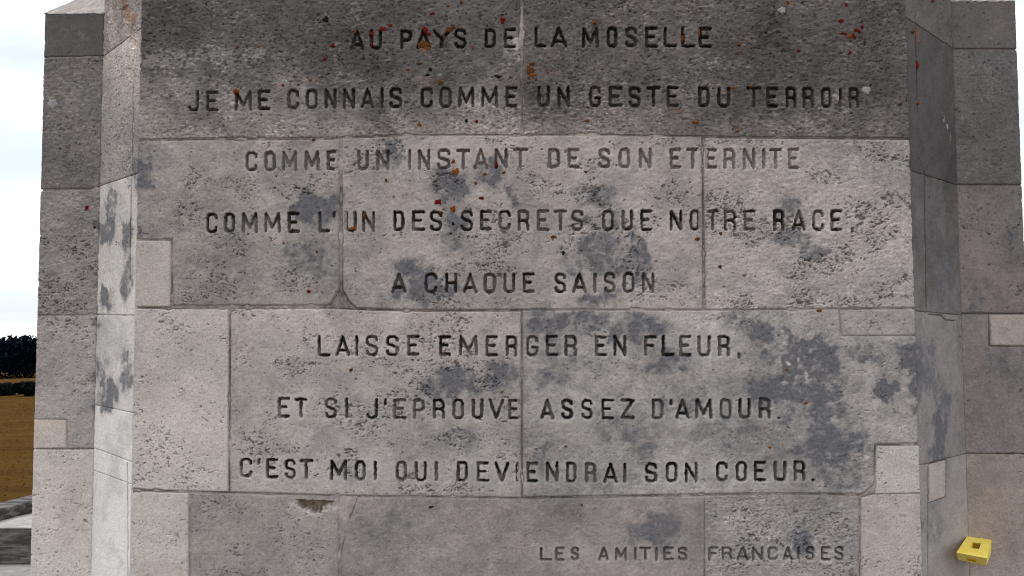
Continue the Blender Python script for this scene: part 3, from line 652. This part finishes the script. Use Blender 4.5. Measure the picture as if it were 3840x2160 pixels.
# ------------------------------------------------------------------ lichen growing on the stone
def lichen_mat(name, c, c2, k=1.25):
    return noise_mat(name, tuple(srgb(c) / k), tuple(srgb(c2) / k), 160, rough=.85, bump=.5, dist=.002)
LM = {'r': lichen_mat('red_lichen', (104, 14, 10), (140, 28, 18)), 'o': lichen_mat('orange_lichen', (126, 68, 22), (160, 92, 32)),
      'b': lichen_mat('brown_lichen', (84, 50, 24), (122, 76, 34)), 'k': lichen_mat('black_lichen', (20, 18, 16), (40, 34, 30)),
      'w': lichen_mat('white_lichen', (186, 183, 185), (150, 147, 150), 1.1)}
LICH = """1463,96,9,8,r 1436,109,17,10,r 1247,171,9,9,r 1393,126,7,10,r 1395,169,6,7,r 1216,222,8,7,r 886,341,12,11,o 884,346,9,8,r 1061,321,7,7,r 1164,301,8,6,o 890,177,6,6,b 968,174,6,5,o 873,71,6,5,b 1175,524,8,6,b
1476,204,7,4,b 1623,52,9,7,r 1884,75,12,13,r 1592,110,13,13,r 1588,167,27,18,b 1686,112,18,14,b 2231,83,7,10,o 1990,262,18,20,b 1996,282,16,12,o 2054,270,6,6,o 1773,180,6,6,o 1571,239,8,6,b 1530,262,12,5,b 1573,468,10,8,o 1788,456,7,8,r
2202,452,9,7,o 1749,452,7,7,k 1681,23,8,4,o 1674,60,4,4,b 1714,41,5,4,b 1864,288,14,9,k 1730,8,5,7,b 3174,20,7,7,r 3156,79,10,9,r 3159,125,8,7,r 3186,136,12,9,o 3210,113,10,8,r 3232,100,7,6,r 3197,134,9,7,r 3186,197,8,8,r 2996,191,7,6,r
2561,145,11,15,b 2771,167,8,6,b 2606,458,13,8,o 2767,491,6,5,o 2955,12,8,8,b 2256,261,5,5,b 2933,38,14,17,w 3251,338,19,16,w 1700,605,9,9,o 1709,643,15,14,o 1818,652,8,6,o 1889,647,8,7,b 1861,618,6,12,r 1784,686,6,6,o 1641,758,14,13,r
1804,743,12,8,r 1699,783,12,13,o 1690,875,5,5,b 2075,888,12,8,b 2196,644,6,7,b 1448,675,6,7,b 1654,797,6,9,b 1699,838,7,7,k 1063,910,6,5,o 1188,944,5,5,b 1325,857,11,10,o 1366,807,8,14,b 1158,1093,9,8,r 1316,1387,8,8,b 3073,1165,12,7,o 2950,1388,6,6,o
3022,1510,8,6,o 2887,1678,7,5,o 2121,1673,5,6,b 2182,1893,5,4,b 2702,876,7,9,b 2616,896,10,9,b 2700,999,9,7,b 1222,72,14,12,k 1614,260,9,7,k 1602,282,14,6,k 1616,1901,9,5,k 2113,948,7,9,k 1430,112,8,6,r 1608,128,9,9,r 1600,182,16,9,o 1330,118,7,6,o 1700,100,10,9,b 1665,140,6,12,b 1885,55,6,5,b 1995,240,12,9,b 2010,300,7,7,b 3222,118,7,6,r 3200,128,6,5,b 3172,128,5,5,r 3204,140,8,5,r 2560,128,6,7,k 2622,120,5,14,o 2748,330,9,5,o 2815,324,8,4,o 1650,310,11,8,b 1120,318,6,4,b 980,430,5,4,b"""
def lichen(u, v, ru, rv, mat, p0, n, rs, tall=.0035):
    if ru <= 0: return
    k = 22; rings = 4
    vs = []; fs = []
    ph = rs.rand(6) * 6.28; am = rs.rand(6) * np.array([.12, .18, .16, .14, .12, .10]) * 1.3
    for r in range(rings + 1):
        f = r / rings
        for i in range(k if r else 1):
            a = 2 * math.pi * i / k
            w = 1 + sum(am[q] * math.sin((q + 1) * a + ph[q]) for q in range(6))
            uu = u + ru * w * f * math.cos(a); vv = v + rv * w * f * math.sin(a)
            h = tall * (1 - f ** 3) * (.5 + 1.0 * rs.rand()) + (.0016 if r < rings else -.006)
            vs.append(on_plane([uu], [vv], p0, n)[0] + n * h)
    for i in range(k): fs.append((0, 1 + (i + 1) % k, 1 + i))
    for r in range(1, rings):
        a0 = 1 + (r - 1) * k; b0 = 1 + r * k
        for i in range(k): fs.append((a0 + i, a0 + (i + 1) % k, b0 + (i + 1) % k, b0 + i))
    return py_mesh('lichen_patch', vs, fs, LM[mat], mon, smooth=True)
rs = np.random.RandomState(21)
P0 = np.array([0, Y0, 0.]); P1 = np.array([0, Y1, 0.]); PRS = np.array([XR, Y0, 0.])
for t in LICH.split():
    a = t.split(','); lichen(*[float(q) for q in a[:4]], a[4], P0, FRONT, rs, tall=.0006 if a[4] == 'w' else .0022)
lichen(196, 388, 20, 22, 'w', P1, FRONT, rs, tall=.0006)
lichen(326, 779, 8, 9, 'r', P1, FRONT, rs); lichen(355, 853, 6, 6, 'b', P1, FRONT, rs)
lichen(3439, 245, 4, 17, 'r', PRS, nR, rs); lichen(3440, 387, 5, 7, 'o', PRS, nR, rs); lichen(3496, 4, 5, 8, 'r', PRS, nR, rs); lichen(3422, 120, 8, 9, 'b', PRS, nR, rs)

inv = Matrix.Translation(-Vector(mon.location))
for c in mon.children: c.matrix_parent_inverse = inv

# ------------------------------------------------------------------ yellow block fixed to the right pier
M_YEL = noise_mat('yellow_paint', (.97, .70, .09), (.95, .77, .16), 9, rough=.5, bump=.12, dist=.001, detail=2, lo=.42, hi=.58)
_n = M_YEL.node_tree; _b = _n.nodes['Principled BSDF']; _t = _n.nodes.new('ShaderNodeTexCoord')
_d = _n.nodes.new('ShaderNodeTexNoise'); _d.inputs['Scale'].default_value = 55; _d.inputs['Detail'].default_value = 8; _d.inputs['Roughness'].default_value = .75
_r = _n.nodes.new('ShaderNodeMapRange'); _r.inputs['From Min'].default_value = .58; _r.inputs['From Max'].default_value = .74; _r.inputs['To Max'].default_value = .55
_m = _n.nodes.new('ShaderNodeMixRGB'); _m.inputs[2].default_value = (.20, .15, .06, 1)
_src = _b.inputs['Base Color'].links[0].from_socket
_n.links.new(_t.outputs['Object'], _d.inputs['Vector']); _n.links.new(_d.outputs['Fac'], _r.inputs['Value']); _n.links.new(_r.outputs[0], _m.inputs['Fac']); _n.links.new(_src, _m.inputs[1]); _n.links.new(_m.outputs[0], _b.inputs['Base Color'])
root = empty('yellow_block', tuple(at_depth(3650, 2100, 3.2)))
tag(root, 'small yellow block with a square hole in its top, against the right stone pier', 'block')
def px(a, b): return 3540 + a / 9.055, 1980 + b / 9.055
yb_, yf = 3.278, 3.02
TA, TB, TC, TD = [at_depth(*px(*q), y) for q, y in (((785, 280), yb_), ((1610, 400), yb_ + .0), ((1460, 1030), yf), ((420, 830), yf))]
BD, BC = at_depth(*px(475, 1080), yf + .12), at_depth(*px(1430, 1280), yf + .12)
dn = np.array([0.004, 0, -(TD[2] - BD[2]) * 1.0])
BA, BB = TA + (BD - TD) * .9 + np.array([0, -.02, 0]), TB + (BC - TC) * .9 + np.array([0, -.02, 0])
def bil(s, t, c): return (c[0] * (1 - s) + c[1] * s) * (1 - t) + (c[3] * (1 - s) + c[2] * s) * t
topc = (TA, TB, TC, TD); botc = (BA, BB, BC, BD)
def inv_bil(u, v):
    best = None
    for s in np.linspace(0, 1, 101):
        for t in np.linspace(0, 1, 101):
            q = proj(bil(s, t, topc)); e = (q[0] - u) ** 2 + (q[1] - v) ** 2
            if best is None or e < best[0]: best = (e, s, t)
    return best[1:]
hs_ = [inv_bil(*px(*q)) for q in ((965, 480), (1258, 525), (1187, 722), (870, 668))]
HT = [bil(s, t, topc) for s, t in hs_]; HB = [bil(s, t, botc) for s, t in hs_]
vs = [*topc, *botc, *HT, *HB]
fs = []
for i in range(4):
    k = (i + 1) % 4
    fs.append((i, 8 + i, 8 + k, k))            # top ring
    fs.append((4 + i, 4 + k, 12 + k, 12 + i))  # bottom ring
    fs.append((8 + i, 12 + i, 12 + k, 8 + k))  # walls of the hole
    if i != 2: fs.append((i, k, 4 + k, 4 + i))  # outer sides but the front
# front with a shallow slot
def fr(s, t): return (TD * (1 - s) + TC * s) * (1 - t) + (BD * (1 - s) + BC * s) * t
sl_ = [fr(.33, .30), fr(.66, .30), fr(.645, .80), fr(.345, .80)]
nb = len(vs); vs += sl_; vs += [p + np.array([0, .012, .002]) for p in sl_]
ringo = [3, 2, 6, 7]
for i in range(4):
    k = (i + 1) % 4
    fs.append((ringo[i], ringo[k], nb + k, nb + i)); fs.append((nb + i, nb + k, nb + 4 + k, nb + 4 + i))
fs.append((nb + 4, nb + 5, nb + 6, nb + 7))
me_o = py_mesh('hollow_body', vs, fs, M_YEL, root)
import bmesh
bm = bmesh.new(); bm.from_mesh(me_o.data); bmesh.ops.recalc_face_normals(bm, faces=bm.faces); bm.to_mesh(me_o.data); bm.free()
lipv = [fr(.345, .80), fr(.645, .80), fr(.645, .835), fr(.345, .835)]
lv = [p + np.array([0, -.0035, 0]) for p in lipv] + [p + np.array([0, .004, 0]) for p in lipv]
lip = py_mesh('slot_rim', lv, [(0, 1, 2, 3), (1, 0, 4, 5), (2, 1, 5, 6), (3, 2, 6, 7), (0, 3, 7, 4), (7, 6, 5, 4)], M_YEL, root)
for c in (me_o, lip): c.matrix_parent_inverse = Matrix.Translation(-Vector(root.location))

# ------------------------------------------------------------------ ground, terrace, landscape
M_PAVE = noise_mat('pale_paving', (.20, .19, .175), (.40, .385, .36), 6, bump=.5, dist=.01)
M_FIELD = noise_mat('dry_field', (.045, .024, .008), (.130, .072, .022), .9, bump=.9, dist=.12, stretch=(.5, 2.6, 1), detail=8, lo=.25, hi=.75)
M_FIELD.node_tree.nodes['Principled BSDF'].inputs['Specular IOR Level'].default_value = 0.0
def ground_z(x, y):
    r = math.hypot(x, max(y, 0) if y > 0 else y)
    d = max(r - 9.0, 0)
    z = -.02 - .0515 * min(d, 150)
    if d > 150: z -= (d - 150) * .05
    return max(z, -120) + (.10 * math.sin(x * .31 + 1.3) * math.sin(y * .23) if d > 2 else 0) * min(1, d / 20)
rings_ = [0.0] + list(np.geomspace(2.0, 9.0, 6)) + list(np.geomspace(10, 160, 60)) + list(np.geomspace(175, 6000, 26))
na = 144
vs = [(0, 0, ground_z(0, 0))]; fs = []
for r in rings_[1:]:
    for i in range(na):
        a = 2 * math.pi * i / na; x, y = r * math.cos(a), r * math.sin(a)
        vs.append((x, y, ground_z(x, y)))
for i in range(na): fs.append((0, 1 + i, 1 + (i + 1) % na))
for k in range(len(rings_) - 2):
    a0 = 1 + k * na; b0 = a0 + na
    for i in range(na): fs.append((a0 + i, b0 + i, b0 + (i + 1) % na, a0 + (i + 1) % na))
gr = py_mesh('ground', vs, fs, M_FIELD, smooth=True); tag(gr, kind='structure')

def box(vs, fs, x0, x1, y0, y1, z0, z1, jit=0, rs=None):
    b = len(vs)
    for x, y, z in ((x0, y0, z0), (x1, y0, z0), (x1, y1, z0), (x0, y1, z0), (x0, y0, z1), (x1, y0, z1), (x1, y1, z1), (x0, y1, z1)):
        vs.append((x, y, z))
    for f in ((3, 2, 1, 0), (4, 5, 6, 7), (0, 1, 5, 4), (1, 2, 6, 5), (2, 3, 7, 6), (3, 0, 4, 7)): fs.append(tuple(b + q for q in f))
vs, fs = [], []
box(vs, fs, -7.5, 7.5, 2.3, 4.86, -.5, 0.0)  # ends just ahead of the wall, leaving unseen dark field to cut bounced light
pv = py_mesh('pavement', vs, fs, M_PAVE); tag(pv, kind='structure')

# weathered steps and low wall beside the monument
M_STEP = noise_mat('dark_weathered_stone', (.065, .062, .060), (.34, .32, .295), 8.0, bump=.8, dist=.02, stretch=(.6, 2.2, 4.0), detail=7, lo=.45, hi=.78)
M_TREAD = noise_mat('worn_pale_tread', (.30, .285, .265), (.50, .48, .45), 7, bump=.5, dist=.01, stretch=(.8, 2, 1))
stp = empty('stone_steps', (-4.2, 4.9, 0)); tag(stp, 'weathered dark stone steps with pale treads beyond the left pier', 'steps')
def slab(name, plan, z0, z1, mat):
    o = prism(name, plan, z0, z1, mat, stp); o.matrix_parent_inverse = Matrix.Translation(-Vector(stp.location))
    bv = o.modifiers.new('soft', 'BEVEL'); bv.width = .012; bv.segments = 2
    return o
slab('riser', [(-7.5, 4.87), (-2.4, 4.87), (-2.4, 5.42), (-3.5, 5.22), (-3.6, 5.0), (-7.5, 4.95)], -.4, .232, M_STEP)
slab('tread', [(-7.5, 4.86), (-2.4, 4.86), (-2.4, 5.43), (-3.5, 5.23), (-3.6, 5.01), (-7.5, 4.96)], .233, .243, M_TREAD)
slab('riser', [(-4.6, 4.91), (-3.54, 4.96), (-3.44, 5.25), (-2.4, 5.5), (-2.4, 5.9), (-3.58, 5.44), (-3.67, 5.16), (-4.6, 5.04)], .244, .325, M_STEP)
slab('tread', [(-4.6, 4.905), (-3.545, 4.955), (-3.53, 4.99), (-4.6, 4.94)], .326, .334, M_TREAD)

# dry grass of the field
M_STRAW = stone_mat('straw', .2, 0, 40)
M_STRAW.node_tree.nodes['Principled BSDF'].inputs['Specular IOR Level'].default_value = 0.0
def grass():
    rs = np.random.RandomState(4); n = 11000
    V = []; Fc = []
    ang = rs.uniform(math.radians(-50), math.radians(50), n); rr = 7.5 + (rs.rand(n) ** 1.6) * 40
    # denser on the left, where the field shows past the pier
    m = rs.rand(n) < .75; ang[m] = rs.uniform(math.radians(-39), math.radians(-30), m.sum())
    x = rr * np.sin(ang); y = rr * np.cos(ang)
    z = np.array([ground_z(a, b) for a, b in zip(x, y)])
    h = rs.uniform(.006, .025, n) * (1 + rr / 60); w = rs.uniform(.004, .010, n) * (1 + rr / 18); t = rs.uniform(0, 6.28, n); le = rs.uniform(-.06, .06, (n, 2))
    a = np.stack([x - w * np.cos(t), y - w * np.sin(t), z - .02], -1); b = np.stack([x + w * np.cos(t), y + w * np.sin(t), z - .02], -1)
    c = np.stack([x + le[:, 0], y + le[:, 1], z + h], -1)
    vv = np.stack([a, b, c], 1).reshape(-1, 3)
    cc = np.array([.105, .060, .018])[None] * rs.uniform(.8, 1.35, (n, 1)) * np.array([1, 1, 1]) + rs.uniform(0, .02, (n, 1)) * np.array([0, 1, 0])
    o = raw_mesh('dry_grass', vv, np.arange(3 * n).reshape(-1, 3), M_STRAW, None, np.repeat(cc, 3, 0), smooth=False, k=3)
    tag(o, 'brown dry grass covering the field beyond the steps', 'grass', kind='stuff')
grass()

# foliage
def leaf_mesh(name, clumps, mat, parent=None, seed=0, size=.2, per=160, ccol=(.018, .030, .014)):
    rs = np.random.RandomState(seed); P = []; C = []
    for (cx, cy, cz, r, rz) in clumps:
        d = rs.normal(0, 1, (per, 3)); d /= np.linalg.norm(d, axis=1, keepdims=True); d *= (rs.rand(per, 1) ** .45)
        c = np.array([cx, cy, cz]) + d * np.array([r, r, rz])
        a = rs.normal(0, 1, (per, 3)); a /= np.linalg.norm(a, axis=1, keepdims=True)
        b = np.cross(a, rs.normal(0, 1, (per, 3))); b /= np.linalg.norm(b, axis=1, keepdims=True)
        s = size * rs.uniform(.5, 1.2, (per, 1))
        q = np.stack([c - a * s, c - b * s * .55, c + a * s, c + b * s * .55], 1)
        P.append(q.reshape(-1, 3)); col = np.array(ccol) * rs.uniform(.55, 1.5) * rs.uniform(.7, 1.3, (per, 1)); C.append(np.repeat(col, 4, 0))
    P = np.concatenate(P); C = np.concatenate(C)
    return raw_mesh(name, P, np.arange(len(P)).reshape(-1, 4), mat, parent, C, smooth=False)
M_LEAF = stone_mat('dark_foliage', .2, 0, 8, rough=.95)
M_LEAF.node_tree.nodes['Principled BSDF'].inputs['Specular IOR Level'].default_value = .03
def wood():
    rs = np.random.RandomState(11); cl = []
    for i in range(900):
        a = math.radians(rs.uniform(-60, 60)); r = rs.uniform(100, 128)
        x, y = r * math.sin(a), r * math.cos(a); gz = ground_z(x, y)
        top = .25 + .2 * math.sin(x * .11) + rs.uniform(-.22, .08) - (r - 100) * .012
        h = top - gz
        rr = rs.uniform(1.6, 2.8)
        cl.append((x, y, gz + h - rr * .9, rr, rr * .9))
        cl.append((x + rs.uniform(-1, 1), y + rs.uniform(-1, 1), gz + h * .45, rr * 1.1, h * .5))
    o = leaf_mesh('far_wood', cl, M_LEAF, None, 12, size=.30, per=170, ccol=(.0025, .007, .012))
    tag(o, 'dark far wood along the horizon to the left of the monument', 'wood', kind='stuff')
wood()
def shrub(u, v0, v1, dist, wpx, label, seed):
    p = at_depth(u, v1, dist); x, y = p[0], p[1]; gz = ground_z(x, y)
    h = (v1 - v0) / F_PX * dist; w = wpx / F_PX * dist / 2
    rs = np.random.RandomState(seed)
    root = empty('shrub', (x, y, gz)); tag(root, label, 'shrub', 'dark shrubs below the wood')
    cl = [(rs.uniform(-.7, .7) * w, rs.uniform(-.5, .5) * w, h * rs.uniform(.3, .72), w * rs.uniform(.28, .5), h * rs.uniform(.22, .36)) for _ in range(14)]
    leaf_mesh('foliage', cl, M_LEAF, root, seed, size=.09, per=170, ccol=(.007, .010, .010))
    vs, fs = [], []
    for k in range(5):
        b = len(vs); a = rs.uniform(0, 6.28); tx, ty = math.cos(a) * w * .5, math.sin(a) * w * .5
        for q in range(5):
            c = 2 * math.pi * q / 5; vs.append((.035 * math.cos(c), .035 * math.sin(c), -.1))
        for q in range(5):
            c = 2 * math.pi * q / 5; vs.append((tx + .012 * math.cos(c), ty + .012 * math.sin(c), h * .6))
        for q in range(5): fs.append((b + q, b + (q + 1) % 5, b + 5 + (q + 1) % 5, b + 5 + q))
    py_mesh('stem', vs, fs, noise_mat('bark', (.03, .022, .016), (.06, .045, .03), 20), root)
gz_d = 30.0
shrub(25, 1430, 1478, 30.0, 95, 'low dark shrub at the far left edge under the wood', 31)
shrub(98, 1434, 1492, 29.0, 90, 'rounder dark shrub right beside the left pier, under the wood', 32)
